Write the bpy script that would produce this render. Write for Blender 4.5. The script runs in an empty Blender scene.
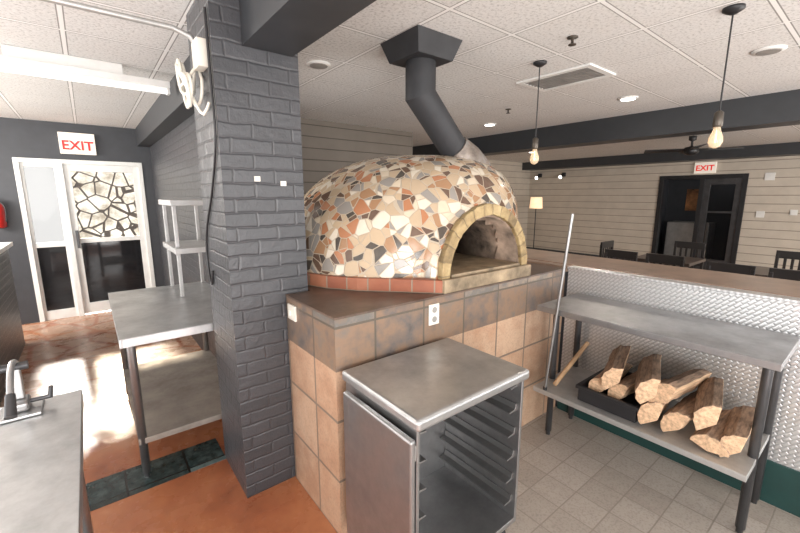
import bpy, bmesh, math, random
from mathutils import Vector, Matrix
R = random.Random(7)
S = bpy.context.scene
COL = S.collection
S.view_settings.view_transform = 'Standard'

# ---------------- materials ----------------
def new_mat(name):
    m = bpy.data.materials.new(name); m.use_nodes = True
    nt = m.node_tree; b = nt.nodes['Principled BSDF']
    return m, nt, b
def N(nt, t, **kw):
    n = nt.nodes.new(t)
    for k, v in kw.items(): setattr(n, k, v)
    return n
def mix(nt, fac, a, b, mode='MIX'):
    n = nt.nodes.new('ShaderNodeMix'); n.data_type = 'RGBA'; n.blend_type = mode
    for sock, val in ((n.inputs[0], fac), (n.inputs[6], a), (n.inputs[7], b)):
        if isinstance(val, bpy.types.NodeSocket): nt.links.new(val, sock)
        elif isinstance(val, (int, float)): sock.default_value = val
        else: sock.default_value = (*val, 1)
    return n.outputs[2]
def math_n(nt, op, a, b=None):
    n = nt.nodes.new('ShaderNodeMath'); n.operation = op
    for i, v in enumerate((a, b)):
        if v is None: continue
        if isinstance(v, bpy.types.NodeSocket): nt.links.new(v, n.inputs[i])
        else: n.inputs[i].default_value = v
    return n.outputs[0]
def vmath(nt, op, a, b=None):
    n = nt.nodes.new('ShaderNodeVectorMath'); n.operation = op
    for i, v in enumerate((a, b)):
        if v is None: continue
        if isinstance(v, bpy.types.NodeSocket): nt.links.new(v, n.inputs[i])
        else: n.inputs[i].default_value = v
    return n.outputs['Value'] if op in ('DOT_PRODUCT', 'LENGTH') else n.outputs['Vector']
def objco(nt): return N(nt, 'ShaderNodeTexCoord').outputs['Object']
def noise(nt, co, scale, detail=4, rough=.6, out='Fac'):
    n = N(nt, 'ShaderNodeTexNoise'); n.inputs['Scale'].default_value = scale
    n.inputs['Detail'].default_value = detail; n.inputs['Roughness'].default_value = rough
    nt.links.new(co, n.inputs['Vector']); return n.outputs[out]
def scaled(nt, co, s):
    mp = N(nt, 'ShaderNodeMapping'); mp.inputs['Scale'].default_value = s; nt.links.new(co, mp.inputs[0]); return mp.outputs[0]
def ramp(nt, fac, stops, interp='LINEAR'):
    r = N(nt, 'ShaderNodeValToRGB'); r.color_ramp.interpolation = interp
    e = r.color_ramp.elements
    while len(e) < len(stops): e.new(0.5)
    for el, (p, c) in zip(e, stops):
        el.position = p; el.color = (*c, 1) if not isinstance(c, (int, float)) else (c, c, c, 1)
    nt.links.new(fac, r.inputs[0]); return r.outputs[0]
def bump(nt, b, h, strength=.4, dist=.01):
    n = N(nt, 'ShaderNodeBump'); n.inputs['Strength'].default_value = strength
    n.inputs['Distance'].default_value = dist
    nt.links.new(h, n.inputs['Height']); nt.links.new(n.outputs[0], b.inputs['Normal'])
def simple(name, col, rough=.5, metal=0, var=.12, scale=8, bs=0.0, bscale=60, em=None, ems=0, st=None):
    m, nt, b = new_mat(name); co = objco(nt)
    if st: co = scaled(nt, co, st)
    f = noise(nt, co, scale)
    dark = tuple(c*(1-var*2) for c in col); light = tuple(min(1, c*(1+var)) for c in col)
    nt.links.new(ramp(nt, f, [(.3, dark), (.7, light)]), b.inputs['Base Color'])
    b.inputs['Roughness'].default_value = rough; b.inputs['Metallic'].default_value = metal
    if bs: bump(nt, b, noise(nt, co, bscale, 3), bs, .004)
    if em: b.inputs['Emission Color'].default_value = (*em, 1); b.inputs['Emission Strength'].default_value = ems
    return m
def uvz(nt, rot=0, op='ADD'):
    s = N(nt, 'ShaderNodeSeparateXYZ'); nt.links.new(objco(nt), s.inputs[0])
    c = N(nt, 'ShaderNodeCombineXYZ')
    nt.links.new(math_n(nt, op, s.outputs[0], s.outputs[1]), c.inputs[0]); nt.links.new(s.outputs[2], c.inputs[1])
    if rot: return rotz(nt, c.outputs[0], rot)
    return c.outputs[0]
def rotz(nt, v, rot):
    mp = N(nt, 'ShaderNodeMapping'); mp.inputs['Rotation'].default_value = (0, 0, rot)
    nt.links.new(v, mp.inputs[0]); return mp.outputs[0]
def brick(nt, vec, w, h, mortar, offset=.5, c1=(0, 0, 0), c2=(1, 1, 1), smooth=.1):
    n = N(nt, 'ShaderNodeTexBrick'); n.offset = offset; n.squash = 1
    n.inputs['Scale'].default_value = 1; n.inputs['Brick Width'].default_value = w
    n.inputs['Row Height'].default_value = h; n.inputs['Mortar Size'].default_value = mortar
    n.inputs['Mortar Smooth'].default_value = smooth
    n.inputs['Color1'].default_value = (*c1, 1); n.inputs['Color2'].default_value = (*c2, 1)
    n.inputs['Mortar'].default_value = (.5, .5, .5, 1)
    nt.links.new(vec, n.inputs['Vector']); return n
def brickwall(name, col, mort, mk=.9):
    m, nt, b = new_mat(name); v = uvz(nt)
    wob = vmath(nt, 'MULTIPLY', vmath(nt, 'SUBTRACT', noise(nt, objco(nt), 14, 2, .5, 'Color'), (.5, .5, .5)), (.016, .016, 0))
    v = vmath(nt, 'ADD', v, wob)
    br = brick(nt, v, .2, .069, .009, smooth=1)
    c = mix(nt, br.outputs['Color'], tuple(x*.88 for x in col), tuple(x*1.12 for x in col))
    c = mix(nt, math_n(nt, 'MULTIPLY', br.outputs['Fac'], mk), c, mort)
    nt.links.new(c, b.inputs['Base Color']); b.inputs['Roughness'].default_value = .36
    h = math_n(nt, 'SUBTRACT', math_n(nt, 'MULTIPLY', noise(nt, objco(nt), 24, 5, .65), .9), math_n(nt, 'MULTIPLY', br.outputs['Fac'], .65))
    bump(nt, b, h, .55, .008); return m
def tiles(name, cols, w, grout, gs=.006, up=True, rough=.4, nscale=3, bs=.5, offset=0.0, fleck=0.0, op='ADD', h=None):
    m, nt, b = new_mat(name); v = uvz(nt, 0, op) if up else objco(nt)
    br = brick(nt, v, w, h or w, gs, offset)
    rnd = br.outputs['Color']
    f = math_n(nt, 'ADD', math_n(nt, 'MULTIPLY', rnd, .45), math_n(nt, 'MULTIPLY', noise(nt, objco(nt), nscale, 6), .7))
    stops = [(i/(len(cols)-1)*.7+.12, c) for i, c in enumerate(cols)]
    c = ramp(nt, f, stops)
    if fleck:
        c = mix(nt, ramp(nt, noise(nt, objco(nt), 90, 2), [(.5, 0), (.62, fleck)]), c, (.12, .1, .09))
    c = mix(nt, br.outputs['Fac'], c, grout)
    nt.links.new(c, b.inputs['Base Color']); b.inputs['Roughness'].default_value = rough
    h = math_n(nt, 'SUBTRACT', math_n(nt, 'MULTIPLY', noise(nt, objco(nt), 25), .4), br.outputs['Fac'])
    bump(nt, b, h, bs, .004); return m
def siding(name, col, line, pitch=.14, rough=.55):
    m, nt, b = new_mat(name)
    s = N(nt, 'ShaderNodeSeparateXYZ'); nt.links.new(objco(nt), s.inputs[0])
    fr = math_n(nt, 'FRACT', math_n(nt, 'DIVIDE', s.outputs[2], pitch))
    lf = ramp(nt, fr, [(0, 1), (.05, 1), (.09, 0)])
    c = ramp(nt, noise(nt, uvz(nt), 4), [(.3, tuple(x*.92 for x in col)), (.7, tuple(min(1, x*1.06) for x in col))])
    c = mix(nt, lf, c, line)
    nt.links.new(c, b.inputs['Base Color']); b.inputs['Roughness'].default_value = rough
    bump(nt, b, math_n(nt, 'SUBTRACT', 1.0, lf), .5, .008); return m
def steel(name, col=(.55, .56, .57), rough=.3, scale=40, metal=.9, var=.2):
    m, nt, b = new_mat(name); co = objco(nt)
    f = noise(nt, scaled(nt, co, (1, 12, 12)), scale, 3)
    f2 = noise(nt, co, 5, 6, .7)
    nt.links.new(ramp(nt, f2, [(.3, tuple(x*(1-var) for x in col)), (.7, tuple(min(1, x*1.1) for x in col))]), b.inputs['Base Color'])
    b.inputs['Metallic'].default_value = metal
    nt.links.new(ramp(nt, f2, [(.3, rough*1.35), (.75, rough*.8)]), b.inputs['Roughness'])
    bump(nt, b, f, .08, .002); return m

M = {}
M['brick'] = brickwall('painted_brick', (.056, .057, .063), (.046, .046, .051), .6)
M['brickdark'] = brickwall('black_brick', (.03, .03, .034), (.13, .13, .13))
M['charcoal'] = simple('charcoal_paint', (.052, .055, .063), .5, var=.06)
M['beam'] = simple('beam_paint', (.038, .041, .046), .45, var=.06)
M['siding'] = siding('warm_siding', (.57, .51, .435), (.25, .21, .17), .16)
M['panel'] = siding('taupe_boards', (.17, .145, .12), (.07, .058, .047), .135)
M['slate'] = tiles('slate_tile', [(.05, .042, .037), (.13, .11, .1), (.23, .15, .1), (.14, .135, .125), (.29, .22, .165)], .3, (.11, .09, .07), rough=.35, nscale=13, h=.26)
M['terra'] = tiles('terracotta_tile', [(.33, .18, .11), (.44, .27, .175), (.52, .36, .25), (.4, .24, .155)], .3, (.2, .15, .115), gs=.007, rough=.4, nscale=9, fleck=.2)
M['floortile'] = tiles('grey_floor_tile', [(.3, .255, .22), (.35, .31, .27), (.4, .355, .315)], .175, (.265, .23, .195), gs=.0035, up=False, rough=.5, nscale=14, bs=.6, fleck=.25)
M['blacktile'] = tiles('black_vinyl_tile', [(.008, .014, .014), (.02, .035, .035), (.12, .17, .17)], .3, (.01, .01, .01), up=False, rough=.25, nscale=22)
M['steel'] = steel('stainless_steel', (.58, .585, .59), .33, var=.3)
M['steel2'] = steel('worn_steel', (.40, .40, .405), .33, var=.3)
M['galv'] = steel('galvanised_steel', (.5, .5, .49), .5, metal=.8)
M['wornshelf'] = steel('worn_shelf', (.42, .38, .34), .5, metal=.7, var=.4)
M['rail'] = steel('rail_steel', (.3, .3, .3), .35)
M['darksteel'] = simple('dark_steel', (.1, .1, .105), .4, .7)
M['black'] = simple('black_plastic', (.018, .018, .02), .45)
M['duct'] = simple('black_duct', (.032, .033, .037), .6, .1, bs=.3, bscale=20)
M['white'] = simple('white_paint', (.8, .8, .78), .4, var=.04)
M['rackgrey'] = steel('rack_grey', (.5, .5, .5), .45, metal=.5)
M['cream'] = simple('cream_plastic', (.78, .74, .66), .35, var=.03)
M['red'] = simple('red_paint', (.42, .018, .015), .35)
M['redtext'] = simple('exit_red', (.75, .02, .02), .4, em=(1, .03, .02), ems=.3)
M['signface'] = simple('sign_face', (.85, .8, .72), .4, var=.02, em=(1, .88, .75), ems=.3)
M['woodtop'] = simple('bar_wood', (.29, .205, .155), .28, var=.2, scale=6)
M['chairwood'] = simple('dark_wood', (.022, .02, .02), .35)
M['tablewood'] = simple('table_wood', (.06, .045, .038), .3, var=.2)
M['stick'] = simple('stick_wood', (.5, .32, .18), .6, var=.2)
M['green'] = simple('green_paint', (.008, .04, .036), .5)
M['redbrick'] = tiles('red_hearth_brick', [(.2, .06, .035), (.31, .1, .05), (.4, .17, .1)], .17, (.28, .21, .155), gs=.006, rough=.5, op='SUBTRACT', h=.3, bs=.8, nscale=8)
M['hearth'] = simple('hearth_stone', (.33, .25, .16), .55, bs=.4, var=.3)
M['soot'] = simple('sooty_firebrick', (.29, .21, .155), .9, var=.45, scale=5, bs=.5, bscale=30)
M['woodcut'] = simple('split_wood', (.64, .43, .27), .75, var=.22, scale=8, bs=.5, bscale=10, st=(1, 8, 8))
M['bark'] = simple('bark', (.34, .23, .16), .9, var=.32, scale=9, bs=.8, bscale=12, st=(1.5, 8, 8))
M['lens'] = simple('lamp_lens', (.9, .9, .85), .4, em=(1, .96, .88), ems=6)
M['tube'] = simple('fluorescent_tube', (.9, .9, .9), .4, em=(1, .98, .95), ems=.9)
M['shade'] = simple('lit_shade', (.9, .75, .55), .6, em=(1, .65, .38), ems=1.0)
M['grille'] = simple('grille_grey', (.3, .285, .265), .5)
M['brown'] = simple('brown_counter', (.12, .08, .06), .35, var=.25)
M['bronze'] = simple('bronze_vent', (.1, .085, .07), .4, .5)
M['poster'] = simple('faded_poster', (.45, .2, .08), .5, var=.6, scale=3)

m, nt, b = new_mat('heat_stained_metal'); co = objco(nt)
nt.links.new(ramp(nt, noise(nt, co, 9, 5, .7), [(.3, (.09, .075, .065)), (.5, (.25, .21, .18)), (.7, (.36, .345, .33))]), b.inputs['Base Color'])
b.inputs['Metallic'].default_value = .45; b.inputs['Roughness'].default_value = .5; M['dull'] = m
m, nt, b = new_mat('arch_stone'); co = objco(nt)
s = N(nt, 'ShaderNodeSeparateXYZ'); nt.links.new(co, s.inputs[0])
ang = math_n(nt, 'ARCTAN2', math_n(nt, 'SUBTRACT', s.outputs[2], .07), math_n(nt, 'SUBTRACT', s.outputs[0], .03))
k = math_n(nt, 'MULTIPLY', math_n(nt, 'ADD', ang, math_n(nt, 'MULTIPLY', noise(nt, co, 9, 2), .1)), 14/math.pi)
wn = N(nt, 'ShaderNodeTexWhiteNoise'); wn.noise_dimensions = '1D'; nt.links.new(math_n(nt, 'FLOOR', k), wn.inputs['W'])
f = math_n(nt, 'ADD', math_n(nt, 'MULTIPLY', wn.outputs['Value'], .22), math_n(nt, 'MULTIPLY', noise(nt, co, 16, 6), .78))
c = ramp(nt, f, [(.28, (.16, .11, .055)), (.5, (.35, .25, .12)), (.72, (.5, .38, .2))])
fr = math_n(nt, 'FRACT', k); j = ramp(nt, fr, [(0, 1), (.04, 1), (.09, 0)])
nt.links.new(mix(nt, math_n(nt, 'MULTIPLY', j, .6), c, (.14, .11, .07)), b.inputs['Base Color']); b.inputs['Roughness'].default_value = .6
bump(nt, b, math_n(nt, 'SUBTRACT', noise(nt, co, 26, 5), math_n(nt, 'MULTIPLY', j, .5)), .8, .01); M['archstone'] = m

m, nt, b = new_mat('stained_concrete'); co = objco(nt)
f = noise(nt, co, 1.6, 8, .65)
c = ramp(nt, f, [(.3, (.19, .062, .032)), (.45, (.35, .12, .055)), (.6, (.46, .185, .085)), (.75, (.4, .22, .14))])
vv = N(nt, 'ShaderNodeTexVoronoi'); vv.feature = 'DISTANCE_TO_EDGE'; vv.inputs['Scale'].default_value = 2.8; nt.links.new(co, vv.inputs['Vector'])
sy = N(nt, 'ShaderNodeSeparateXYZ'); nt.links.new(co, sy.inputs[0])
# paler flagstone pattern over the entrance half of the floor
zone = ramp(nt, math_n(nt, 'DIVIDE', math_n(nt, 'ADD', sy.outputs[1], math_n(nt, 'MULTIPLY', noise(nt, co, 1.5, 3), 1.2)), 8.0), [(.42, 0), (.5, .6)])
pt = math_n(nt, 'MULTIPLY', ramp(nt, vv.outputs[0], [(.03, 0), (.08, 1)]), zone)
c = mix(nt, pt, c, (.56, .42, .32))
nt.links.new(c, b.inputs['Base Color'])
nt.links.new(ramp(nt, noise(nt, co, 5), [(.3, .16), (.7, .4)]), b.inputs['Roughness'])
bump(nt, b, noise(nt, co, 12), .15, .004); M['orange'] = m
M['dinefloor'] = simple('dining_floor', (.3, .17, .1), .3, var=.2, scale=3)
TS = .5
m, nt, b = new_mat('acoustic_ceiling'); co = objco(nt)
br = brick(nt, co, TS, TS, .010, 0, smooth=0)
br2 = brick(nt, co, TS, TS, .016, 0, smooth=0)
f = ramp(nt, noise(nt, co, 60, 3, .65), [(.34, (.5, .495, .48)), (.48, (.74, .735, .72)), (.66, (.8, .795, .78))])
c = mix(nt, math_n(nt, 'MULTIPLY', br2.outputs['Color'], .13), f, (.46, .45, .43))
c = mix(nt, ramp(nt, noise(nt, co, 1.0), [(.5, 0), (.8, .2)]), c, (.6, .55, .48))
c = mix(nt, br2.outputs['Fac'], c, (.3, .29, .275))  # dark rim along each rail: its shadow edge painted into the colour
c = mix(nt, br.outputs['Fac'], c, (.88, .875, .86)); nt.links.new(c, b.inputs['Base Color'])
b.inputs['Roughness'].default_value = .85
bump(nt, b, math_n(nt, 'ADD', br.outputs['Fac'], math_n(nt, 'MULTIPLY', noise(nt, co, 60, 3, .65), .4)), .5, .007); M['ceil'] = m
# mosaic
m, nt, b = new_mat('broken_tile_mosaic'); co = objco(nt); SC = 14
v1 = N(nt, 'ShaderNodeTexVoronoi'); v1.feature = 'F1'; v1.inputs['Scale'].default_value = SC
v2 = N(nt, 'ShaderNodeTexVoronoi'); v2.feature = 'DISTANCE_TO_EDGE'; v2.inputs['Scale'].default_value = SC
nt.links.new(co, v1.inputs['Vector']); nt.links.new(co, v2.inputs['Vector'])
sp = N(nt, 'ShaderNodeSeparateColor'); nt.links.new(v1.outputs['Color'], sp.inputs[0])
rel = vmath(nt, 'SUBTRACT', co, v1.outputs['Position'])
d1 = vmath(nt, 'NORMALIZE', vmath(nt, 'SUBTRACT', v1.outputs['Color'], (.5, .5, .5)))
cb = N(nt, 'ShaderNodeCombineColor'); nt.links.new(sp.outputs[2], cb.inputs[0]); nt.links.new(sp.outputs[0], cb.inputs[1]); nt.links.new(sp.outputs[1], cb.inputs[2])
d2 = vmath(nt, 'NORMALIZE', vmath(nt, 'CROSS_PRODUCT', d1, vmath(nt, 'SUBTRACT', cb.outputs[0], (.4, .6, .5))))
dd1 = vmath(nt, 'DOT_PRODUCT', rel, d1); dd2 = math_n(nt, 'SUBTRACT', vmath(nt, 'DOT_PRODUCT', rel, d2), .006)
cut1 = math_n(nt, 'GREATER_THAN', sp.outputs[2], .2); cut2 = math_n(nt, 'GREATER_THAN', sp.outputs[1], .55)
s1 = math_n(nt, 'MULTIPLY', math_n(nt, 'GREATER_THAN', dd1, 0.0), cut1)
s2 = math_n(nt, 'MULTIPLY', math_n(nt, 'GREATER_THAN', dd2, 0.0), cut2)
l1 = math_n(nt, 'MULTIPLY', math_n(nt, 'LESS_THAN', math_n(nt, 'ABSOLUTE', dd1), .0018), cut1)
l2 = math_n(nt, 'MULTIPLY', math_n(nt, 'LESS_THAN', math_n(nt, 'ABSOLUTE', dd2), .0018), cut2)
idx = math_n(nt, 'ADD', math_n(nt, 'ADD', math_n(nt, 'MULTIPLY', sp.outputs[0], 5.7), math_n(nt, 'MULTIPLY', sp.outputs[1], 3.3)), math_n(nt, 'ADD', math_n(nt, 'MULTIPLY', s1, .43), math_n(nt, 'MULTIPLY', s2, .27)))
idx = math_n(nt, 'FRACT', idx)
pal = [(.0, (.5, .38, .26)), (.12, (.35, .19, .1)), (.23, (.1, .055, .04)), (.34, (.72, .65, .54)), (.48, (.42, .17, .08)),
       (.58, (.045, .042, .042)), (.68, (.52, .39, .26)), (.79, (.27, .255, .24)), (.89, (.65, .55, .42))]
c = ramp(nt, idx, pal, 'CONSTANT')
c = mix(nt, math_n(nt, 'MULTIPLY', noise(nt, co, 35, 5), .28), c, (.34, .26, .18))
g = ramp(nt, v2.outputs[0], [(.0, 1), (.022, 1), (.034, 0)])
g = math_n(nt, 'MAXIMUM', g, math_n(nt, 'MAXIMUM', l1, l2))
c = mix(nt, g, c, (.45, .37, .28)); nt.links.new(c, b.inputs['Base Color'])
nt.links.new(ramp(nt, g, [(0, .18), (1, .85)]), b.inputs['Roughness'])
bump(nt, b, math_n(nt, 'ADD', math_n(nt, 'SUBTRACT', 1.0, g), math_n(nt, 'MULTIPLY', idx, .6)), .5, .006); M['mosaic'] = m
# diamond plate
def diamond(name, flat):
    m, nt, b = new_mat(name)
    vec = rotz(nt, objco(nt), math.radians(45)) if flat else uvz(nt, math.radians(45))
    a1 = brick(nt, vec, .038, .019, .007, smooth=.9)
    h = math_n(nt, 'SUBTRACT', 1.0, a1.outputs['Fac'])
    c = mix(nt, h, (.58, .59, .6), (.76, .77, .78)); nt.links.new(c, b.inputs['Base Color'])
    b.inputs['Metallic'].default_value = .8; b.inputs['Roughness'].default_value = .32
    bump(nt, b, h, .35, .004); return m
M['diamond'] = diamond('diamond_plate', False); M['diamondtop'] = diamond('diamond_plate_top', True)
# flagstone film
m, nt, b = new_mat('flagstone_film'); co = uvz(nt)
v2 = N(nt, 'ShaderNodeTexVoronoi'); v2.feature = 'DISTANCE_TO_EDGE'; v2.inputs['Scale'].default_value = 6.2
nt.links.new(co, v2.inputs['Vector'])
g = ramp(nt, v2.outputs[0], [(0, 0), (.03, 0), (.055, 1)])
tr = N(nt, 'ShaderNodeBsdfTransparent')
nt.links.new(ramp(nt, noise(nt, co, 5), [(.35, (.6, .56, .5)), (.6, (.93, .9, .84))]), tr.inputs[0])
b.inputs['Base Color'].default_value = (.09, .075, .065, 1)
mx = N(nt, 'ShaderNodeMixShader'); nt.links.new(g, mx.inputs[0]); nt.links.new(b.outputs[0], mx.inputs[1]); nt.links.new(tr.outputs[0], mx.inputs[2])
nt.links.new(mx.outputs[0], nt.nodes['Material Output'].inputs[0]); M['film'] = m
def glassmat(name, tint, fac):
    m, nt, b = new_mat(name)
    b.inputs['Base Color'].default_value = (.02, .02, .022, 1); b.inputs['Roughness'].default_value = .05
    tr = N(nt, 'ShaderNodeBsdfTransparent'); tr.inputs[0].default_value = (*tint, 1)
    mx = N(nt, 'ShaderNodeMixShader'); mx.inputs[0].default_value = fac
    nt.links.new(b.outputs[0], mx.inputs[1]); nt.links.new(tr.outputs[0], mx.inputs[2])
    nt.links.new(mx.outputs[0], nt.nodes['Material Output'].inputs[0]); return m
M['glass2'] = glassmat('door_glass', (.8, .8, .8), .85)
M['darkglass'] = glassmat('dark_glass', (.12, .12, .13), .25)
m = glassmat('bulb_glass', (1, .93, .82), .6); b = m.node_tree.nodes['Principled BSDF']
b.inputs['Base Color'].default_value = (.85, .75, .6, 1); b.inputs['Emission Color'].default_value = (1, .75, .5, 1); b.inputs['Emission Strength'].default_value = .3
M['bulb'] = m
M['filament'] = simple('filament', (1, .6, .2), .4, em=(1, .6, .3), ems=6)

# ---------------- geometry helpers ----------------
def BM(): return bmesh.new()
def box(bm, x0, x1, y0, y1, z0, z1, mi=0):
    vs = [bm.verts.new((x, y, z)) for x in (x0, x1) for y in (y0, y1) for z in (z0, z1)]
    for f in ((0, 1, 3, 2), (4, 6, 7, 5), (0, 4, 5, 1), (2, 3, 7, 6), (0, 2, 6, 4), (1, 5, 7, 3)):
        fc = bm.faces.new([vs[i] for i in f]); fc.material_index = mi
    return vs
def prism(bm, pts, z0, z1, top=None):
    a = [bm.verts.new((x, y, z0)) for x, y in pts]; c = [bm.verts.new((x, y, z1)) for x, y in (top or pts)]
    n = len(pts)
    bm.faces.new(a[::-1]); bm.faces.new(c)
    for i in range(n): bm.faces.new((a[i], a[(i+1) % n], c[(i+1) % n], c[i]))
def frustum(bm, x, y, h0, z0, h1, z1):
    sq = ((-1, -1), (1, -1), (1, 1), (-1, 1))
    prism(bm, [(x+i*h0, y+j*h0) for i, j in sq], z0, z1, [(x+i*h1, y+j*h1) for i, j in sq])
def tube(bm, pts, r, seg=12, caps=True, smooth=True, sharp=False):
    pts = [Vector(p) for p in pts]; rings = []
    rs = r if isinstance(r, (list, tuple)) else [r]*len(pts)
    prev = None
    for i, p in enumerate(pts):
        if i == 0: d = pts[1]-p
        elif i == len(pts)-1: d = p-pts[i-1]
        else: d = (pts[i+1]-p).normalized()+(p-pts[i-1]).normalized()
        d.normalize()
        if prev is None:
            up = Vector((0, 0, 1)) if abs(d.z) < .9 else Vector((1, 0, 0))
            s = d.cross(up).normalized()
        else:
            s = (prev-d*prev.dot(d)).normalized()
        prev = s; t = d.cross(s)
        bend = None; k = 1
        if 0 < i < len(pts)-1:
            d0 = (p-pts[i-1]).normalized(); d1 = (pts[i+1]-p).normalized()
            cs = math.sqrt(max(.1, (1+d0.dot(d1))/2)); ax = d0.cross(d1)
            if ax.length > 1e-3: bend = (d.cross(ax)).normalized(); k = 1/cs
        ring = []
        for j in range(seg):
            o = (s*math.cos(2*math.pi*j/seg)+t*math.sin(2*math.pi*j/seg))*rs[i]
            if bend: o += bend*o.dot(bend)*(k-1)
            ring.append(bm.verts.new(p+o))
        rings.append(ring)
    for a, c in zip(rings, rings[1:]):
        for j in range(seg):
            f = bm.faces.new((a[j], a[(j+1) % seg], c[(j+1) % seg], c[j])); f.smooth = smooth
    if caps: bm.faces.new(rings[0][::-1]); bm.faces.new(rings[-1])
    idx = range(len(rings)) if sharp else ((0, len(rings)-1))
    for q in idx:
        rg = rings[q]
        for j in range(seg):
            e = bm.edges.get((rg[j], rg[(j+1) % seg]))
            if e: e.smooth = False
def lathe(bm, cx, cy, prof, seg=32, caps=True):
    rings = [[bm.verts.new((cx+r*math.cos(2*math.pi*j/seg), cy+r*math.sin(2*math.pi*j/seg), z)) for j in range(seg)] for r, z in prof]
    for a, c in zip(rings, rings[1:]):
        for j in range(seg):
            f = bm.faces.new((a[j], a[(j+1) % seg], c[(j+1) % seg], c[j])); f.smooth = True
    if caps: bm.faces.new(rings[0][::-1]); bm.faces.new(rings[-1])
def smooth_pts(pts, n=6):
    pts = [Vector(p) for p in pts]; out = []
    P = [pts[0]]+pts+[pts[-1]]
    for i in range(1, len(P)-2):
        for k in range(n):
            t = k/n; a, b_, c_, d = P[i-1], P[i], P[i+1], P[i+2]
            out.append(.5*((2*b_)+(c_-a)*t+(2*a-5*b_+4*c_-d)*t*t+(3*b_-a-3*c_+d)*t**3))
    out.append(pts[-1]); return out
def mkobj(name, bm, mats, loc=(0, 0, 0), bevel=0):
    bmesh.ops.recalc_face_normals(bm, faces=bm.faces)
    bmesh.ops.translate(bm, vec=-Vector(loc), verts=bm.verts)
    me = bpy.data.meshes.new(name); bm.to_mesh(me); bm.free()
    for mm in (mats if isinstance(mats, list) else [mats]): me.materials.append(M[mm] if isinstance(mm, str) else mm)
    o = bpy.data.objects.new(name, me); COL.objects.link(o)
    if bevel:
        bv = o.modifiers.new('bevel', 'BEVEL'); bv.width = bevel; bv.segments = 3; bv.limit_method = 'ANGLE'
    return o
def struct(name, bm, mat):
    o = mkobj(name, bm, mat); o['kind'] = 'structure'; return o
def thing(name, loc, label, cat, group=None):
    e = bpy.data.objects.new(name, None); e.empty_display_size = .1; e.location = loc
    COL.objects.link(e); e['label'] = label; e['category'] = cat
    if group: e['group'] = group
    return e
def part(t, name, bm, mat, label=None, bevel=0):
    o = mkobj(name, bm, mat, t.location, bevel); o.parent = t
    if label: o['label'] = label
    return o
def solo(name, bm, mat, label, cat, loc=(0, 0, 0), bevel=0, group=None):
    o = mkobj(name, bm, mat, loc, bevel); o.location = loc; o['label'] = label; o['category'] = cat
    if group: o['group'] = group
    return o
def bpart(t, name, dims, mat, bevel=.003, label=None):
    bm = BM(); box(bm, *dims); return part(t, name, bm, mat, label, bevel)
def text_part(t, s, size, mat, loc, rot, depth=.004):
    cu = bpy.data.curves.new('txt', 'FONT'); cu.body = s; cu.size = size; cu.extrude = depth; cu.align_x = 'CENTER'; cu.align_y = 'CENTER'; cu.offset = .003
    o = bpy.data.objects.new('txt', cu); COL.objects.link(o)
    dg = bpy.context.evaluated_depsgraph_get(); me = bpy.data.meshes.new_from_object(o.evaluated_get(dg))
    bpy.data.objects.remove(o)
    n = bpy.data.objects.new('lettering', me); me.materials.clear(); me.materials.append(M[mat])
    COL.objects.link(n); n.parent = t; n.location = Vector(loc)-t.location; n.rotation_euler = rot
    return n
def copy_thing(t, loc, rot=None, label=None):
    e = t.copy(); COL.objects.link(e); e.location = loc
    if rot is not None: e.rotation_euler = rot
    if label: e['label'] = label
    for c in t.children:
        k = c.copy(); k.parent = e; COL.objects.link(k)
        for g in c.children:
            kk = g.copy(); kk.parent = k; COL.objects.link(kk)
    return e

CH = 2.5
# ---------------- structure ----------------
bm = BM(); box(bm, -3, 10.3, -4, 7.5, -.1, 0)
box(bm, .95, 2.66, -4, 1.45, -.05, .003, 1)
box(bm, 3.0, 10.25, -4, 6.7, -.05, .003, 2)
box(bm, -.75, .5, 2.36, 2.62, -.05, .003, 3)
fl = struct('floor', bm, ['orange', 'floortile', 'dinefloor', 'blacktile'])
bm = BM(); box(bm, -3, 10.3, -4, 6.8, CH, CH+.1); struct('ceiling', bm, 'ceil')
WY = 6.64; D0, D1, DH = -.64, .66, 2.05
bm = BM(); box(bm, -3, D0, WY, WY+.15, 0, CH); box(bm, D0, D1, WY, WY+.15, DH, CH); box(bm, D1, .78, WY, WY+.15, 0, CH)
struct('wall_entry', bm, 'charcoal')
bm = BM(); box(bm, .78, 10.15, WY, WY+.15, 0, CH); struct('wall_north', bm, 'siding')
bm = BM(); box(bm, .78, .92, 3.6, WY, 0, CH); struct('wall_partition', bm, 'brick')
bm = BM(); box(bm, .92, 3.8, 4.5, 4.62, 0, CH); struct('wall_panel', bm, 'panel')
FX = 10.0; F0, F1, FH = 1.85, 3.35, 2.02
bm = BM(); box(bm, FX, FX+.15, -4, F0, 0, CH); box(bm, FX, FX+.15, F0, F1, FH, CH); box(bm, FX, FX+.15, F1, WY, 0, CH)
struct('wall_east', bm, 'siding')
bm = BM(); box(bm, .63, .87, -4, WY, 2.27, CH); struct('trim_1', bm, 'beam')
bm = BM(); box(bm, 4.9, 5.2, -4, WY, 2.24, CH); struct('trim_2', bm, 'beam')
bm = BM(); box(bm, 9.6, 10, -4, WY, 2.3, CH); struct('trim_3', bm, 'beam')
bm = BM(); box(bm, 9.97, 10, -4, F0-.1, 0, .12); box(bm, 9.97, 10, F1+.1, WY, 0, .12); struct('baseboard_east', bm, 'charcoal')
bm = BM(); box(bm, .5, .9, 1.95, 2.38, 0, 2.27); box(bm, .5, .63, 1.95, 2.38, 2.27, CH); box(bm, .87, .9, 1.95, 2.38, 2.27, CH)
struct('wall_column', bm, 'brick')
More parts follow.
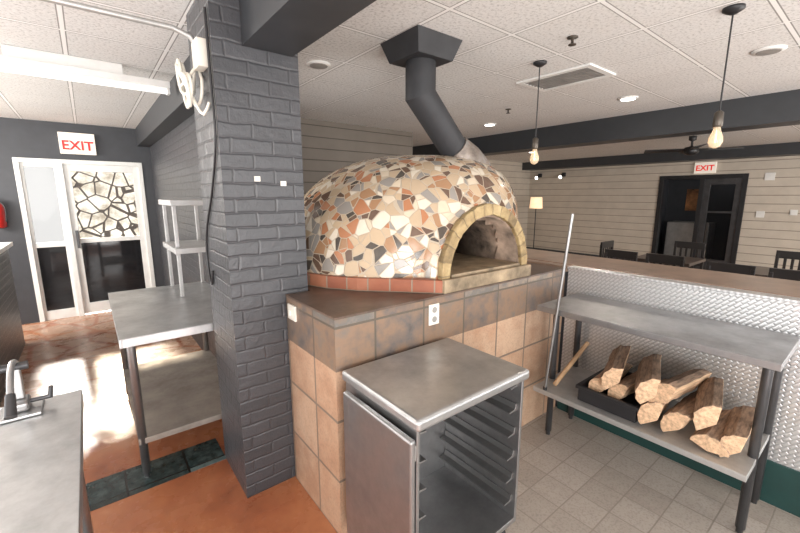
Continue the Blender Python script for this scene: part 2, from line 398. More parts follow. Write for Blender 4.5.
# door 1
d = bpy.data.objects.new('door_1', None); COL.objects.link(d); d.location = (D0, WY, 0); d['kind'] = 'structure'
def dpart(name, dims, mat):
    bm = BM()
    for q in dims: box(bm, *q)
    return part(d, name, bm, mat, None, .003)
y0, y1 = WY+.02, WY+.09
dpart('frame', [(D0, D0+.05, y0-.03, y1, 0, DH), (D1-.05, D1, y0-.03, y1, 0, DH), (D0+.05, D1-.05, y0-.03, y1, DH-.05, DH), (-.25, -.19, y0-.03, y1, 0, DH-.05)], 'white')
dpart('sidelight', [(D0+.05, D0+.08, y0, y1-.01, 0, DH-.05), (-.28, -.25, y0, y1-.01, 0, DH-.05), (D0+.08, -.28, y0, y1-.01, 0, .12), (D0+.08, -.28, y0, y1-.01, .95, 1.01), (D0+.08, -.28, y0, y1-.01, DH-.1, DH-.05)], 'white')
dpart('leaf', [(-.19, -.12, y0, y1-.01, .02, DH-.05), (D1-.12, D1-.05, y0, y1-.01, .02, DH-.05), (-.12, D1-.12, y0, y1-.01, .02, .16), (-.12, D1-.12, y0, y1-.01, .98, 1.04), (-.12, D1-.12, y0, y1-.01, DH-.14, DH-.05)], 'white')
dpart('stone_film_pane', [(-.12, D1-.12, y0+.03, y0+.034, 1.04, DH-.14)], 'film')
dpart('lower_pane', [(-.12, D1-.12, y0+.03, y0+.034, .16, .98)], 'darkglass')
dpart('sidelight_pane', [(D0+.08, -.28, y0+.03, y0+.034, 1.01, DH-.1)], 'glass2')
dpart('sidelight_pane', [(D0+.08, -.28, y0+.03, y0+.034, .12, .95)], 'darkglass')
dpart('handle', [(-.16, -.13, y0-.05, y0, .92, 1.15)], 'darksteel')
# door 2 far
d = bpy.data.objects.new('door_2', None); COL.objects.link(d); d.location = (FX, F0, 0); d['kind'] = 'structure'
x0, x1 = FX-.03, FX+.1
dpart('frame', [(x0, x1, F0, F0+.08, 0, FH), (x0, x1, F1-.08, F1, 0, FH), (x0, x1, F0+.08, F1-.08, FH-.08, FH), (x0, x1, 2.53, 2.61, 0, FH-.08)], 'black')
dpart('leaf', [(x0+.03, x1-.03, F0+.08, F0+.18, .02, FH-.08), (x0+.03, x1-.03, 2.43, 2.53, .02, FH-.08), (x0+.03, x1-.03, F0+.18, 2.43, .02, .3), (x0+.03, x1-.03, F0+.18, 2.43, FH-.2, FH-.08), (x0+.03, x1-.03, F0+.18, 2.43, 1.25, 1.29)], 'darksteel')
dpart('pane', [(x0+.06, x0+.064, F0+.18, 2.43, .3, FH-.2)], 'glass2')
bm = BM(); box(bm, 11.18, 11.2, 2.75, 3.15, 1.25, 1.75); solo('poster_board', bm, 'poster', 'faded orange and brown poster board behind the dark doorway', 'poster', (11.19, 2.9, 1.25))
bm = BM(); box(bm, 10.6, 11.1, 2.5, 3.3, 0, 1.0); solo('storage_chest', bm, 'galv', 'grey metal storage chest behind the dark doorway', 'chest', (10.85, 2.9, 0), .01)
bm = BM(); box(bm, 10.15, 11.2, F0-.3, F0-.2, 0, CH); struct('wall_vestibule_south', bm, 'charcoal')
bm = BM(); box(bm, 10.15, 11.2, F1+.2, F1+.3, 0, CH); struct('wall_vestibule_north', bm, 'charcoal')
bm = BM(); box(bm, 11.2, 11.3, F0-.3, F1+.3, 0, CH); struct('wall_vestibule_east', bm, 'charcoal')
bm = BM(); box(bm, 10.15, 11.2, F0-.3, F1+.3, CH, CH+.1); struct('ceiling_vestibule', bm, 'charcoal')
bm = BM(); box(bm, 10.3, 11.3, F0-.3, F1+.3, -.1, 0); struct('floor_vestibule', bm, 'charcoal')

# exit signs
t = thing('exit_sign', (-.02, WY, 2.08), 'white wall exit sign with red lettering above the glass door', 'exit sign')
bpart(t, 'housing', (-.19, .17, WY-.05, WY, 2.12, 2.38), 'signface'); text_part(t, 'EXIT', .155, 'redtext', (-.01, WY-.053, 2.22), (math.pi/2, 0, 0))
t = thing('exit_sign', (FX, 2.55, 2.05), 'small white exit sign with red lettering above a dark doorway', 'exit sign')
bpart(t, 'housing', (FX-.05, FX, 2.37, 2.73, 2.05, 2.27), 'signface'); text_part(t, 'EXIT', .15, 'redtext', (FX-.053, 2.55, 2.15), (math.pi/2, 0, -math.pi/2))

# ---------------- oven base ----------------
t = thing('oven_counter', (1.7, 1.9, 0), 'tiled masonry base with slate band and terracotta squares under the oven', 'counter')
pts = [(.77, 1.42), (2.645, 1.42), (2.645, 3.4), (.91, 3.4), (.91, 1.94), (.77, 1.94)]
bm = BM(); prism(bm, pts, 0, .84); part(t, 'terracotta_tiling', bm, 'terra')
bm = BM(); prism(bm, pts, .84, 1.078); part(t, 'slate_tiling', bm, 'slate')
p2 = [(.767, 1.417), (2.645, 1.417), (2.645, 3.4), (.91, 3.4), (.91, 1.94), (.767, 1.94)]
bm = BM(); prism(bm, p2, 1.078, 1.088); part(t, 'countertop', bm, 'brown')

# ---------------- pizza oven ----------------
OX, OY, OZ, OH = 1.78, 2.36, 1.15, .725
AX, ZC = 1.81, 1.17
t = thing('pizza_oven', (OX, OY, 1.088), 'domed wood-fired pizza oven covered in broken-tile mosaic', 'pizza oven')
# tight plinth following the dome outline, with squared front at the mouth
pl = [(.925, 3.2), (.925, 2.2)]
for dg_ in (196, 208, 220, 232): a = math.radians(dg_); pl.append((OX+.885*math.cos(a), OY+.925*math.sin(a)))
pl += [(1.42, 1.43), (2.2, 1.43), (2.42, 1.66), (2.58, 2.0), (2.6, 3.2)]
bm = BM(); prism(bm, pl, 1.088, 1.16); part(t, 'brick_plinth', bm, 'redbrick', None, .004)
def dome(bm, RX, RY, H0, hole):
    seg, rows = 96, 30; rings = []
    for i in range(rows):
        a = (i/rows)*math.pi/2; sn = math.sin(a)
        k = math.cos(a)**.62; z = OZ+H0*sn**.92
        rings.append([bm.verts.new((OX+.17*sn+RX*k*math.cos(2*math.pi*j/seg), OY-.13*sn+RY*k*math.sin(2*math.pi*j/seg), z)) for j in range(seg)])
    top = bm.verts.new((OX+.17, OY-.13, OZ+H0))
    for a, c in zip(rings, rings[1:]):
        for j in range(seg):
            q = (a[j], a[(j+1) % seg], c[(j+1) % seg], c[j]); m_ = sum((v.co for v in q), Vector())/4
            if m_.y < OY-.3 and math.hypot(m_.x-AX, (m_.z-ZC)) < hole: continue
            f = bm.faces.new(q); f.smooth = True
    for j in range(seg): f = bm.faces.new((rings[-1][j], rings[-1][(j+1) % seg], top)); f.smooth = True
bm = BM(); dome(bm, .855, .895, OH, .34); part(t, 'mosaic_dome', bm, 'mosaic')
bm = BM(); dome(bm, .76, .80, OH-.1, .29); part(t, 'inner_chamber', bm, 'soot')
def arch(bm, ro, ri, ya, yb, zc, n=40, jit=0, rob=None):
    rr = random.Random(4)
    def prof(r): return [(AX-r, 1.147)]+[(AX-(r+rr.uniform(-jit, jit))*math.cos(math.pi*i/n), zc+(r+rr.uniform(-jit, jit))*1.0*math.sin(math.pi*i/n)) for i in range(n+1)]+[(AX+r, 1.147)]
    o, i_ = prof(ro), prof(ri); ob_ = prof(rob) if rob else o
    oa, ob, ia, ib = [[bm.verts.new((x, y, z)) for x, z in P] for P, y in ((o, ya), (ob_, yb), (i_, ya), (i_, yb))]
    for k in range(len(o)-1):
        for q, sm in (((oa[k], oa[k+1], ob[k+1], ob[k]), True), ((ia[k], ib[k], ib[k+1], ia[k+1]), True), ((oa[k], ia[k], ia[k+1], oa[k+1]), False), ((ob[k], ob[k+1], ib[k+1], ib[k]), False)):
            f = bm.faces.new(q); f.smooth = sm
    for k in (0, -1): bm.faces.new((oa[k], ob[k], ib[k], ia[k]))
bm = BM(); arch(bm, .385, .32, 1.44, 1.48, ZC, jit=.004); part(t, 'stone_arch', bm, 'archstone', None, .006)
bm = BM(); arch(bm, .392, .335, 1.48, 1.9, ZC, rob=.55); part(t, 'mosaic_vault', bm, 'mosaic')
bm = BM(); arch(bm, .33, .31, 1.465, 2.0, ZC); part(t, 'sooty_tunnel', bm, 'soot')
bm = BM(); box(bm, 1.42, 2.2, 1.412, 1.44, 1.09, 1.165); part(t, 'hearth_ledge', bm, 'hearth', None, .006)
bm = BM(); box(bm, AX-.308, AX+.308, 1.442, 3.0, 1.12, 1.18); part(t, 'hearth_floor', bm, 'hearth', None, .004)
# flue
VX, VY = 1.665, 1.9
t = thing('flue_pipe', (2.05, 1.9, 1.74), 'black metal flue pipe with elbow rising to a ceiling box', 'chimney pipe')
bm = BM(); tube(bm, [(2.12, 1.87, 1.70), (2.10, 1.875, 1.77), (2.045, 1.885, 1.84), (1.96, 1.895, 1.91)], [.155, .145, .125, .102], 28, sharp=True); part(t, 'collar', bm, 'dull', 'heat-stained silver collar')
bm = BM(); tube(bm, [(2.0, 1.895, 1.87), (VX, VY, 2.2), (VX, VY, 2.45)], .092, 36, sharp=True); part(t, 'pipe', bm, 'duct')
bm = BM(); frustum(bm, VX, VY, .135, 2.385, .175, 2.5); part(t, 'ceiling_box', bm, 'duct', None, .003)

# ---------------- bar ----------------
t = thing('bar_counter', (2.9, 1, 0), 'long bar with tan wood top and diamond-plate metal face', 'bar counter')
bpart(t, 'body', (2.665, 3.05, -2.5, 3.4, 0, 1.06), 'charcoal')
bpart(t, 'diamond_plate', (2.648, 2.664, -2.5, 1.40, .24, 1.085), 'diamond', 0)
bpart(t, 'kick_panel', (2.64, 2.664, -2.5, 1.40, 0, .24), 'green')
bpart(t, 'metal_ledge', (2.646, 2.73, -2.5, 1.41, 1.085, 1.10), 'diamondtop')
bpart(t, 'bar_top', (2.73, 3.24, -2.5, 3.42, 1.085, 1.105), 'woodtop')
bpart(t, 'bar_top_end', (2.648, 2.73, 1.41, 3.42, 1.06, 1.10), 'woodtop')

# ---------------- prep table right ----------------
def legs(t, xs, ys, z0, z1, r, mat):
    for x in xs:
        for y in ys:
            bm = BM(); tube(bm, [(x, y, z0), (x, y, z0+.03), (x, y, z0+.031), (x, y, z1)], [r*.7, r*.7, r, r], 14); part(t, 'leg', bm, mat)
def topslab(bm, x0, x1, y0, y1, z, th=.035):
    box(bm, x0, x1, y0, y1, z-.004, z)
    for q in ((x0, x0+.012, y0, y1), (x1-.012, x1, y0, y1), (x0+.012, x1-.012, y0, y0+.012), (x0+.012, x1-.012, y1-.012, y1)):
        box(bm, *q, z-th, z-.004)
TX0, TX1, TY0, TY1, TZ = 2.13, 2.63, .2, 1.31, .93
t = thing('prep_table', (2.35, .75, 0), 'long stainless steel work table with lower shelf against the bar', 'work table')
bm = BM(); topslab(bm, TX0, TX1, TY0, TY1, TZ); part(t, 'tabletop', bm, 'steel2', None, .006)
legs(t, (TX0+.16, TX1-.04), (TY0+.055, TY1-.045), 0, TZ-.005, .02, 'darksteel')
bm = BM(); topslab(bm, 2.095, TX1-.03, TY0+.04, TY1-.03, .41, .03); part(t, 'lower_shelf', bm, 'galv', None, .003)

# firewood
def log(name, L, r, seed, a_span, label, loc, rot):
    rr = random.Random(seed); bm = BM(); n = 12; rings = []
    arc = [math.radians(-a_span/2+a_span*i/n) for i in range(n+1)]
    rad = [r*(1+rr.uniform(-.05, .05)) for _ in arc]
    segs = 8; bow = rr.uniform(-.01, .01); t0 = rr.uniform(-.12, .12)
    for s in range(segs+1):
        x = -L/2+L*s/segs; tap = 1+t0*(s/segs-.5)+rr.uniform(-.02, .02)
        off = Vector((0, bow*math.sin(math.pi*s/segs), rr.uniform(-.002, .002)))
        ring = [bm.verts.new(Vector((x, rr.uniform(-.003, .003), rr.uniform(-.003, .003)))+off)]
        ring += [bm.verts.new(Vector((x, rad[k]*tap*math.sin(a), rad[k]*tap*math.cos(a)))+off) for k, a in enumerate(arc)]
        rings.append(ring)
    m_ = len(rings[0])
    for a, c in zip(rings, rings[1:]):
        for j in range(m_):
            f = bm.faces.new((a[j], a[(j+1) % m_], c[(j+1) % m_], c[j])); f.material_index = 1 if 0 < j < m_-1 else 0
            f.smooth = 0 < j < m_-1
    bm.faces.new(rings[0][::-1]); bm.faces.new(rings[-1])
    o = mkobj(name, bm, ['woodcut', 'bark'], bevel=.003); o.location = loc; o.rotation_euler = [math.radians(q) for q in rot]
    o['label'] = label; o['category'] = 'firewood'; o['group'] = 'split firewood on the table shelf'
    return o
zs = .412
LG = [ # L r span loc rot(x,y,z)
 (.34, .088, 150, (2.37, .915, zs+.07), (-48, 2, 3), 'chunky split firewood log in the black crate'),
 (.34, .086, 150, (2.37, .79, zs+.075), (-58, 2, -3), 'pale split firewood log in the black crate'),
 (.36, .09, 140, (2.35, .86, zs+.18), (-62, -2, 16), 'pale split firewood log on top of the crate'),
 (.37, .095, 140, (2.33, .625, zs+.065), (-58, 0, 6), 'chunky split firewood log with pale face on the shelf'),
 (.37, .092, 150, (2.33, .495, zs+.062), (-50, 0, -4), 'split firewood log with pale face on the shelf'),
 (.36, .085, 150, (2.33, .385, zs+.004), (4, 0, -3), 'split firewood log with brown bark on the shelf'),
 (.36, .085, 140, (2.34, .295, zs+.055), (-60, 0, 5), 'pale split firewood log near the shelf end'),
 (.38, .095, 140, (2.33, .68, zs+.185), (-64, 0, 18), 'chunky pale split firewood log beside the crate'),
 (.38, .092, 140, (2.33, .545, zs+.18), (-50, 0, -8), 'split firewood log with pale face atop the pile'),
 (.37, .088, 140, (2.33, .415, zs+.155), (-62, 0, 12), 'pale split firewood log atop the pile'),
]
for i, (L, r, sp_, loc, rot, lab) in enumerate(LG): log('firewood_log', L, r, 20+i, sp_, lab, loc, rot)
t = thing('crate', (2.36, .85, .411), 'small black plastic crate holding firewood on the table shelf', 'crate')
bm = BM(); cx0, cx1, cy0, cy1, z0, z1 = 2.15, 2.56, .705, 1.02, .411, .505
for q in ((cx0, cx1, cy0, cy1, z0, z0+.006), (cx0, cx0+.008, cy0, cy1, z0+.006, z1), (cx1-.008, cx1, cy0, cy1, z0+.006, z1), (cx0+.008, cx1-.008, cy0, cy0+.008, z0+.006, z1), (cx0+.008, cx1-.008, cy1-.008, cy1, z0+.006, z1)): box(bm, *q)
part(t, 'body', bm, 'black', None, .002)
bm = BM()
for q in ((cx0-.012, cx0, cy0-.012, cy1+.012), (cx1, cx1+.012, cy0-.012, cy1+.012), (cx0, cx1, cy0-.012, cy0), (cx0, cx1, cy1, cy1+.012)): box(bm, *q, z1-.02, z1)
part(t, 'rim', bm, 'black', None, .002)
t = thing('oven_peel', (2.105, 1.2, .41), 'long dull metal oven tool handle leaning against the work table', 'oven tool')
bm = BM(); tube(bm, [(2.108, 1.205, .43), (2.114, 1.12, 1.5)], .009, 12); part(t, 'handle', bm, 'rail')
bm = BM(); tube(bm, [(2.108, 1.206, .411), (2.108, 1.205, .43)], .012, 12); part(t, 'end_cap', bm, 'black')
bm = BM(); tube(bm, [(2.19, 1.19, .425), (2.5, 1.15, .64)], .014, 10); solo('wooden_handle', bm, 'stick', 'short wooden handle leaning on the lower shelf beside the crate', 'stick', (2.19, 1.19, .41))

# ---------------- stainless rack cart ----------------
cx0, cx1, cy0, cy1, H = .79, 1.41, .905, 1.375, .86
t = thing('tray_cabinet', (1.1, 1.13, 0), 'open stainless steel tray cabinet with slide rails beside the tiled base', 'tray cabinet')
bm = BM(); box(bm, cx0-.014, cx1+.014, cy0-.019, cy1+.014, H-.045, H+.002); part(t, 'top', bm, 'steel', None, .014)
bpart(t, 'side_panel', (cx0, cx0+.015, cy0, cy1, .1, H-.045), 'steel2')
bpart(t, 'side_panel', (cx1-.015, cx1, cy0, cy1, .1, H-.045), 'steel2')
bpart(t, 'back_panel', (cx0+.015, cx1-.015, cy1-.015, cy1, .1, H-.045), 'steel2')
bpart(t, 'bottom_panel', (cx0+.015, cx1-.015, cy0, cy1-.015, .1, .125), 'steel2')
z = .2
while z < H-.08:
    for sgn, xw in ((1, cx0+.016), (-1, cx1-.016)):
        bm = BM(); prof = [(0, 0), (.05, 0), (.05, .006), (.012, .01), (.006, .034), (0, .034)]
        a = [bm.verts.new((xw+sgn*px, cy0+.02, z+pz)) for px, pz in prof]; c = [bm.verts.new((xw+sgn*px, cy1-.02, z+pz)) for px, pz in prof]
        bm.faces.new(a); bm.faces.new(c[::-1])
        for i in range(6): bm.faces.new((a[i], a[(i+1) % 6], c[(i+1) % 6], c[i]))
        part(t, 'tray_rail', bm, 'rail', None, .001)
    z += .115
bpart(t, 'door', (cx0-.045, cx0-.02, cy0-.02, cy1-.05, .1, H-.06), 'steel2', .008)
for zz in (.25, .7): bpart(t, 'hinge', (cx0-.02, cx0, cy0+.0, cy0+.02, zz, zz+.06), 'steel')
for x in (cx0+.06, cx1-.06):
    for y in (cy0+.06, cy1-.06):
        bm = BM(); tube(bm, [(x-.015, y, .04), (x+.015, y, .04)], .04, 20); box(bm, x-.022, x+.022, y-.02, y+.02, .075, .1)
        part(t, 'caster', bm, 'black')

# ---------------- left work table ----------------
t = thing('work_table', (.4, 3.05, 0), 'stainless steel work table with open lower shelf beside the brick column', 'work table')
bm = BM(); topslab(bm, .05, .74, 2.42, 3.7, .86, .05); part(t, 'tabletop', bm, 'steel', None, .005)
legs(t, (.1, .69), (2.48, 3.64), 0, .85, .022, 'steel2')
bm = BM(); topslab(bm, .08, .71, 2.46, 3.66, .25, .035); part(t, 'lower_shelf', bm, 'wornshelf', 'worn brownish lower shelf', .003)
t = thing('over_shelf', (.58, 3.4, .861), 'metal double over-shelf with solid shelves standing on the work table', 'over-shelf')
for x in (.47, .70):
    for y in (3.2, 3.64): bpart(t, 'post', (x, x+.025, y, y+.025, .861, 1.54), 'rackgrey')
for z in (1.23, 1.57): bpart(t, 'shelf', (.45, .735, 3.12, 3.69, z-.04, z), 'rackgrey')
t = thing('steel_counter', (-.45, 1.2, 0), 'stainless steel counter with plain top near the brick column', 'counter')
bm = BM(); topslab(bm, -.85, -.09, .1, 1.77, .9, .05)
part(t, 'countertop', bm, 'steel', None, .006)
legs(t, (-.8, -.14), (.16, 1.71), 0, .89, .022, 'steel2')
bm = BM(); topslab(bm, -.82, -.12, .14, 1.73, .35, .03); part(t, 'lower_shelf', bm, 'galv')
# clamp lever tool
t = thing('clamp_tool', (-.24, 1.68, .9), 'small metal clamp with lever handle at the steel counter edge', 'kitchen tool')
bpart(t, 'base_plate', (-.30, -.19, 1.63, 1.75, .901, .912), 'steel', .004)
bpart(t, 'jaw', (-.265, -.22, 1.655, 1.735, .912, .945), 'steel2', .01)
bpart(t, 'post', (-.255, -.23, 1.69, 1.715, .945, 1.06), 'steel', .005)
bm = BM(); tube(bm, smooth_pts([(-.243, 1.73, 1.06), (-.243, 1.68, 1.075), (-.243, 1.62, 1.06), (-.243, 1.55, 1.0)]), .009, 10); part(t, 'lever', bm, 'steel')
bm = BM(); tube(bm, [(-.243, 1.565, 1.015), (-.243, 1.515, .965)], [.012, .015], 12); part(t, 'grip', bm, 'darksteel')
bm = BM(); tube(bm, [(-.275, 1.70, 1.055), (-.21, 1.70, 1.055)], .013, 14); part(t, 'pivot', bm, 'darksteel')
bm = BM(); tube(bm, [(-.22, 1.70, .93), (-.17, 1.70, .93), (-.165, 1.70, .965)], .007, 10); part(t, 'clamp_screw', bm, 'darksteel')
t = thing('brick_bar', (-1.1, 4.2, 0), 'black painted brick bar with pale countertop near the entrance', 'bar counter')
bpart(t, 'body', (-1.3, -.70, 2.9, 5.72, 0, 1.08), 'brickdark', 0)
bpart(t, 'countertop', (-1.34, -.66, 2.86, 5.76, 1.08, 1.12), 'white')
t = thing('fire_extinguisher', (-.83, 6.56, 1.2), 'red fire extinguisher mounted on the dark entrance wall', 'fire extinguisher')
bm = BM(); lathe(bm, -.83, 6.575, [(.03, 1.22), (.055, 1.235), (.058, 1.47), (.04, 1.51), (.02, 1.53)], 20); part(t, 'tank', bm, 'red')
bm = BM(); box(bm, -.85, -.81, 6.52, 6.6, 1.53, 1.57); part(t, 'valve', bm, 'black', None, .003)
bm = BM(); tube(bm, smooth_pts([(-.81, 6.53, 1.55), (-.76, 6.51, 1.46), (-.77, 6.53, 1.3)]), .008, 8); part(t, 'hose', bm, 'black')
bpart(t, 'wall_bracket', (-.86, -.80, 6.6, WY, 1.35, 1.4), 'black')

# column electrics
t = thing('junction_box', (.48, 2.08, 2.2), 'white junction box with messy looped cord on the brick column', 'junction box')
bpart(t, 'box', (.455, .5, 2.02, 2.12, 2.17, 2.29), 'cream', .005)
pp = []; rr = random.Random(3)
for i in range(90):
    a = i/90*math.pi*2*4.3; q = .06+.03*math.sin(i*.61)+rr.uniform(-.004, .004)
    pp.append((.44-.035*math.sin(a*.31)-.02*math.cos(i*.2), 2.17+q*math.cos(a)*1.0+.02*math.sin(i*.13), 2.12+q*1.5*math.sin(a)))
pp += [(.45, 2.1, 2.02), (.47, 2.05, 1.97), (.49, 2.02, 2.02)]
bm = BM(); tube(bm, smooth_pts([(.475, 2.1, 2.2)]+pp, 2), .0075, 8); part(t, 'coiled_cord', bm, 'cream')
bm = BM(); tube(bm, [(-1.2, 2.10, 2.33), (.38, 2.10, 2.33), (.45, 2.10, 2.31), (.48, 2.10, 2.27)], .012, 10); part(t, 'conduit', bm, 'galv')
bm = BM(); tube(bm, smooth_pts([(.492, 1.98, 2.4), (.492, 1.975, 2.1), (.492, 1.98, 1.85), (.492, 2.12, 1.62), (.492, 2.3, 1.42), (.492, 2.35, 1.25), (.492, 2.3, 1.12), (.492, 2.24, 1.2)]), .006, 8)
solo('black_cable', bm, 'black', 'thin black cable hanging down the brick column', 'cable', (.492, 2, 1.2))
for i, (x, z) in enumerate(((.66, 1.68), (.79, 1.66))):
    bm = BM(); box(bm, x-.014, x+.014, 1.944, 1.95, z-.012, z+.012); solo('wall_anchor', bm, 'cream', 'small pale wall anchor on the brick column', 'wall anchor', (x, 1.95, z), 0, 'wall anchors on the column')
t = thing('outlet_cover', (1.38, 1.418, .93), 'cream outlet cover on the slate tile band', 'outlet')
bpart(t, 'plate', (1.31, 1.38, 1.41, 1.4195, .94, 1.05), 'cream', .003)
for z in (.97, 1.02):
    bm = BM(); tube(bm, [(1.345, 1.41, z), (1.345, 1.407, z)], .016, 14, smooth=False); part(t, 'socket', bm, 'grille')
t = thing('light_switch', (.768, 1.86, .95), 'cream switch plate on the short tiled face beside the column', 'switch')
bpart(t, 'plate', (.758, .7695, 1.81, 1.90, .97, 1.05), 'cream', .003); bpart(t, 'toggle', (.748, .758, 1.85, 1.865, .995, 1.025), 'cream', .002)

# ---------------- ceiling things ----------------
t = thing('strip_light', (0, 3.5, 2.4), 'long white fluorescent strip light on the ceiling', 'ceiling light')
bpart(t, 'mount', (-.3, .3, 3.49, 3.55, 2.43, 2.5), 'white', .004)
bpart(t, 'housing', (-.75, .58, 3.47, 3.57, 2.385, 2.43), 'white', .004)
bm = BM(); tube(bm, [(-.74, 3.52, 2.365), (.56, 3.52, 2.365)], .018, 14); part(t, 'tube', bm, 'tube')
bpart(t, 'end_cap', (.56, .58, 3.49, 3.55, 2.345, 2.385), 'white')
def pendant(x, y, zb):
    t = thing('pendant_lamp', (x, y, zb), 'black cord pendant with bare filament bulb hanging over the bar', 'pendant lamp', 'bare-bulb pendants over the bar')
    bm = BM(); lathe(bm, x, y, [(.045, CH), (.045, CH-.012), (.016, CH-.03)], 24); part(t, 'canopy', bm, 'black')
    bm = BM(); tube(bm, [(x, y, CH-.03), (x, y, zb+.16)], .004, 8); part(t, 'cord', bm, 'black')
    bm = BM(); lathe(bm, x, y, [(.008, zb+.185), (.02, zb+.175), (.022, zb+.11), (.018, zb+.105)], 18); part(t, 'socket', bm, 'bronze')
    bm = BM(); lathe(bm, x, y, [(.014, zb+.108), (.018, zb+.085), (.03, zb+.055), (.032, zb+.03), (.022, zb+.008), (.006, zb)], 20); part(t, 'bulb', bm, 'bulb')
    bm = BM(); tube(bm, [(x, y, zb+.09), (x+.008, y, zb+.03), (x-.008, y, zb+.03), (x, y, zb+.09)], .002, 6); part(t, 'filament', bm, 'filament')
pendant(2.54, 1.66, 1.82); pendant(2.57, .63, 1.84)
t = thing('ceiling_vent', (3.0, 1.75, CH-.02), 'light framed louvred air vent grille set in the ceiling', 'air vent')
bm = BM(); X0, X1, Y0, Y1 = 2.82, 3.22, 1.45, 2.05
for q in ((X0, X1, Y0, Y0+.045), (X0, X1, Y1-.045, Y1), (X0, X0+.045, Y0+.045, Y1-.045), (X1-.045, X1, Y0+.045, Y1-.045)): box(bm, *q, CH-.014, CH)
part(t, 'frame', bm, 'white', None, .002)
bm = BM()
for i in range(7): box(bm, X0+.06+i*.042, X0+.075+i*.042, Y0+.045, Y1-.045, CH-.014, CH-.006)
part(t, 'louvres', bm, 'grille')
bm = BM(); box(bm, X0+.045, X1-.045, Y0+.045, Y1-.045, CH-.003, CH-.001); part(t, 'louvre_shade_sheet', bm, 'bronze')  # dark sheet standing in for the shade between the louvres
def can(x, y, lit=True):
    t = thing('recessed_light' if lit else 'ceiling_speaker', (x, y, CH-.01), 'round white recessed downlight, lit' if lit else 'round pale grey ceiling speaker', 'ceiling light' if lit else 'speaker', 'recessed downlights' if lit else 'ceiling speakers')
    bm = BM(); lathe(bm, x, y, [(.085, CH), (.085, CH-.008), (.065, CH-.012)], 28); part(t, 'trim_ring', bm, 'white')
    bm = BM(); lathe(bm, x, y, [(.062, CH-.012), (.06, CH-.016)], 24); part(t, 'lens' if lit else 'grille', bm, 'lens' if lit else 'grille')
for x, y in ((4.08, 1.71), (4.15, 3.39), (6.4, 3.6), (7.4, 4.9), (6.4, .9)): can(x, y)
for x, y in ((3.46, .64), (1.37, 2.64)): can(x, y, False)
for x, y in ((2.3, 1.3), (3.6, 2.7)):
    t = thing('sprinkler_head', (x, y, CH-.05), 'small metal sprinkler head on the ceiling', 'sprinkler', 'ceiling sprinklers')
    bm = BM(); lathe(bm, x, y, [(.03, CH), (.03, CH-.006), (.008, CH-.01), (.008, CH-.04)], 16); part(t, 'stem', bm, 'bronze')
    bm = BM(); lathe(bm, x, y, [(.022, CH-.04), (.022, CH-.044)], 12); part(t, 'deflector', bm, 'bronze')
t = thing('ceiling_fan', (7.4, 2.1, 2.2), 'dark ceiling fan with four blades over the dining area', 'ceiling fan')
bm = BM(); lathe(bm, 7.4, 2.1, [(.05, CH), (.05, 2.44), (.015, 2.42), (.015, 2.35), (.09, 2.33), (.1, 2.26), (.06, 2.22)], 24); part(t, 'motor', bm, 'black')
for i in range(4):
    a = math.radians(25+90*i); u = Vector((math.cos(a), math.sin(a), 0)); w = Vector((-u.y, u.x, 0)); c0 = Vector((7.4, 2.1, 2.29))
    bm = BM()
    for zz in (0, .01):
        for r_, h_ in ((.09, .03), (.2, .06), (.62, .075)):
            for s_ in (-1, 1): bm.verts.new(c0+u*r_+w*h_*s_+Vector((0, 0, zz+.015*s_)))
    bmesh.ops.convex_hull(bm, input=bm.verts); part(t, 'blade', bm, 'black')
for y in (5.6, 6.3):
    t = thing('wall_spotlight', (9.9, y, 2.1), 'small dark spotlight with warm bulb high on the sided wall', 'spotlight', 'wall spotlights')
    bpart(t, 'bracket', (9.93, 10, y-.04, y+.04, 2.1, 2.2), 'black'); bm = BM(); tube(bm, [(9.93, y, 2.14), (9.8, y, 2.08)], [.03, .05], 14); part(t, 'head', bm, 'black')
    bm = BM(); tube(bm, [(9.799, y, 2.08), (9.79, y, 2.078)], .042, 14); part(t, 'lens', bm, 'lens')
t = thing('floor_lamp', (9.0, 5.75, 0), 'slim floor lamp with lit cream shade in the dining room corner', 'floor lamp')
bm = BM(); lathe(bm, 9, 5.75, [(.15, 0.004), (.15, .025), (.02, .04)], 24); part(t, 'base', bm, 'black')
bm = BM(); tube(bm, [(9, 5.75, .03), (9, 5.75, 1.4)], .012, 10); part(t, 'pole', bm, 'black')
bm = BM(); lathe(bm, 9, 5.75, [(.16, 1.28), (.14, 1.56)], 28, False); part(t, 'shade', bm, 'shade')
for y, z, s in ((1.55, 1.95, .07), (1.6, 1.25, .06), (1.15, 1.3, .05)):
    bm = BM(); box(bm, FX-.02, FX, y-s, y+s, z-s, z+s); solo('wall_plate', bm, 'white', 'small white plate mounted on the sided wall', 'wall plate', (FX, y, z), .003, 'wall plates')

# dining furniture
ch = thing('dining_chair', (0, 0, 0), 'dark wooden dining chair with slatted back', 'chair', 'dark dining chairs')
bpart(ch, 'seat', (-.21, .21, -.21, .21, .43, .47), 'chairwood', .01)
for x in (-.19, .16):
    bpart(ch, 'leg', (x, x+.035, -.2, -.165, 0, .43), 'chairwood')
    bpart(ch, 'leg', (x, x+.035, .165, .2, 0, .43), 'chairwood')
bm = BM()
for x in (-.2, .165): box(bm, x, x+.035, .17, .205, .47, .86)
box(bm, -.2, .2, .172, .2, .8, .9); box(bm, -.165, .165, .175, .195, .55, .58)
for i in range(4): box(bm, -.12+i*.07, -.09+i*.07, .178, .192, .58, .8)
part(ch, 'backrest', bm, 'chairwood', None, .004)
tb = thing('dining_table', (6.3, 1.9, 0), 'square dark dining table with black pedestal', 'table', 'dining tables')
bpart(tb, 'tabletop', (5.95, 6.65, 1.55, 2.25, .70, .74), 'tablewood', .006)
bm = BM(); tube(bm, [(6.3, 1.9, .03), (6.3, 1.9, .70)], .04, 16); part(tb, 'pedestal', bm, 'black')
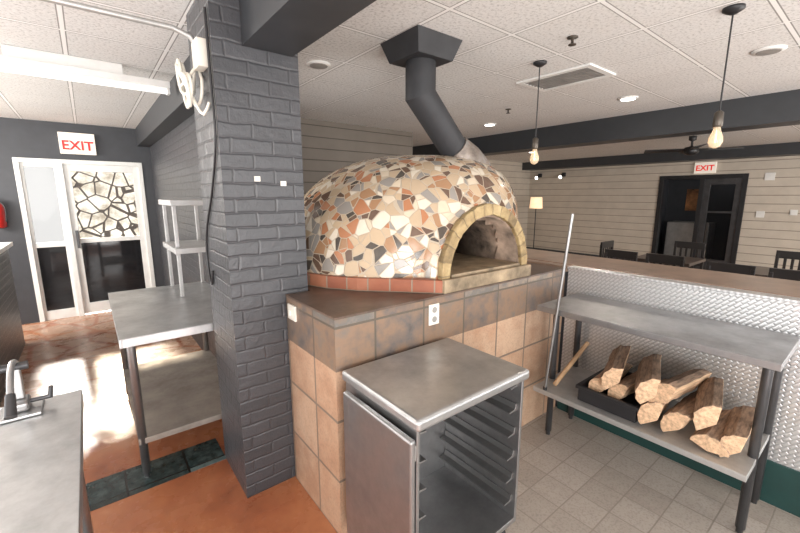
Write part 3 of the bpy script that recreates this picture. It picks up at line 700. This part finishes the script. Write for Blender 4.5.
bm = BM(); box(bm, 6.0, 6.6, 1.86, 1.94, .004, .04); box(bm, 6.26, 6.34, 1.6, 2.2, .004, .04); part(tb, 'foot', bm, 'black')
copy_thing(tb, (6.1, .7, 0))
hp = math.pi/2
spots = [((5.55, 2.15, 0), hp), ((5.55, 1.65, 0), hp), ((7.0, 1.9, 0), -hp), ((6.3, 2.55, 0), 0), ((5.4, 1.0, 0), hp), ((5.4, .5, 0), hp), ((6.8, .7, 0), -hp)]
ch.location = spots[0][0]; ch.rotation_euler = (0, 0, spots[0][1])
for l, r_ in spots[1:]: copy_thing(ch, l, (0, 0, r_))

# ---------------- lights ----------------
def aim(o, d): o.rotation_euler = Vector(d).to_track_quat('-Z', 'Y').to_euler()
def area(loc, tgt, size, e, col=(1, 1, 1)):  # added fill and bounce disks out of view, no fixtures of the room
    l = bpy.data.lights.new('area', 'AREA'); l.shape = 'DISK'; l.size = size; l.energy = e; l.color = col
    o = bpy.data.objects.new('fill_light', l); COL.objects.link(o); o.location = loc; aim(o, Vector(tgt)-Vector(loc))
area((-1.6, -2.5, 1.7), (1.5, 2.5, 1.2), 2.2, 120, (1, .98, .95))
area((2.0, -3.2, 1.6), (2.4, 1.5, 1.2), 2.0, 62, (1, .98, .95))
area((6.5, -2.8, 1.6), (7.5, 3.5, 1.5), 2.0, 120, (1, .94, .86))
area((.2, -1.6, .8), (1.2, .6, 2.5), 1.6, 62, (1, .985, .97))
area((-2.2, 2.5, .8), (-.5, 3.2, 2.5), 1.6, 50, (1, .985, .97))
area((4.2, -1.8, .8), (4.6, 1.2, 2.5), 1.6, 62, (1, .98, .96))
area((-2.4, 5.2, 2.2), (0, 4.6, 0), 1.6, 230, (1, .95, .88))
for x, y in ((4.08, 1.71), (4.15, 3.39), (6.4, 3.6), (7.4, 4.9), (6.4, .9)):
    l = bpy.data.lights.new('spot', 'SPOT'); l.energy = 50; l.spot_size = math.radians(150); l.spot_blend = .6; l.shadow_soft_size = .05; l.color = (1, .9, .78)
    o = bpy.data.objects.new('downlight', l); COL.objects.link(o); o.location = (x, y, CH-.03)
l = bpy.data.lights.new('point', 'POINT'); l.energy = 8; l.shadow_soft_size = .1
o = bpy.data.objects.new('vestibule_fill', l); COL.objects.link(o); o.location = (10.7, 2.2, 2.3)  # added fill to bring out the doorway contents, no lamp hangs here
l = bpy.data.lights.new('sun', 'SUN'); l.energy = 11; l.angle = .06; l.color = (1, .93, .84)
o = bpy.data.objects.new('sun', l); COL.objects.link(o); aim(o, (.02, -.86, -.47))
w = bpy.data.worlds.new('world'); S.world = w; w.use_nodes = True
bg = w.node_tree.nodes['Background']; bg.inputs[0].default_value = (1, .985, .965, 1); bg.inputs[1].default_value = 1.8

# ---------------- camera ----------------
cam = bpy.data.cameras.new('camera'); cam.sensor_width = 36; cam.lens = 390*36/800; cam.clip_start = .05
co = bpy.data.objects.new('camera', cam); COL.objects.link(co); S.camera = co
co.location = (0, 0, 1.6); co.rotation_euler = (math.radians(90-10.3), 0, math.radians(51.6-90))
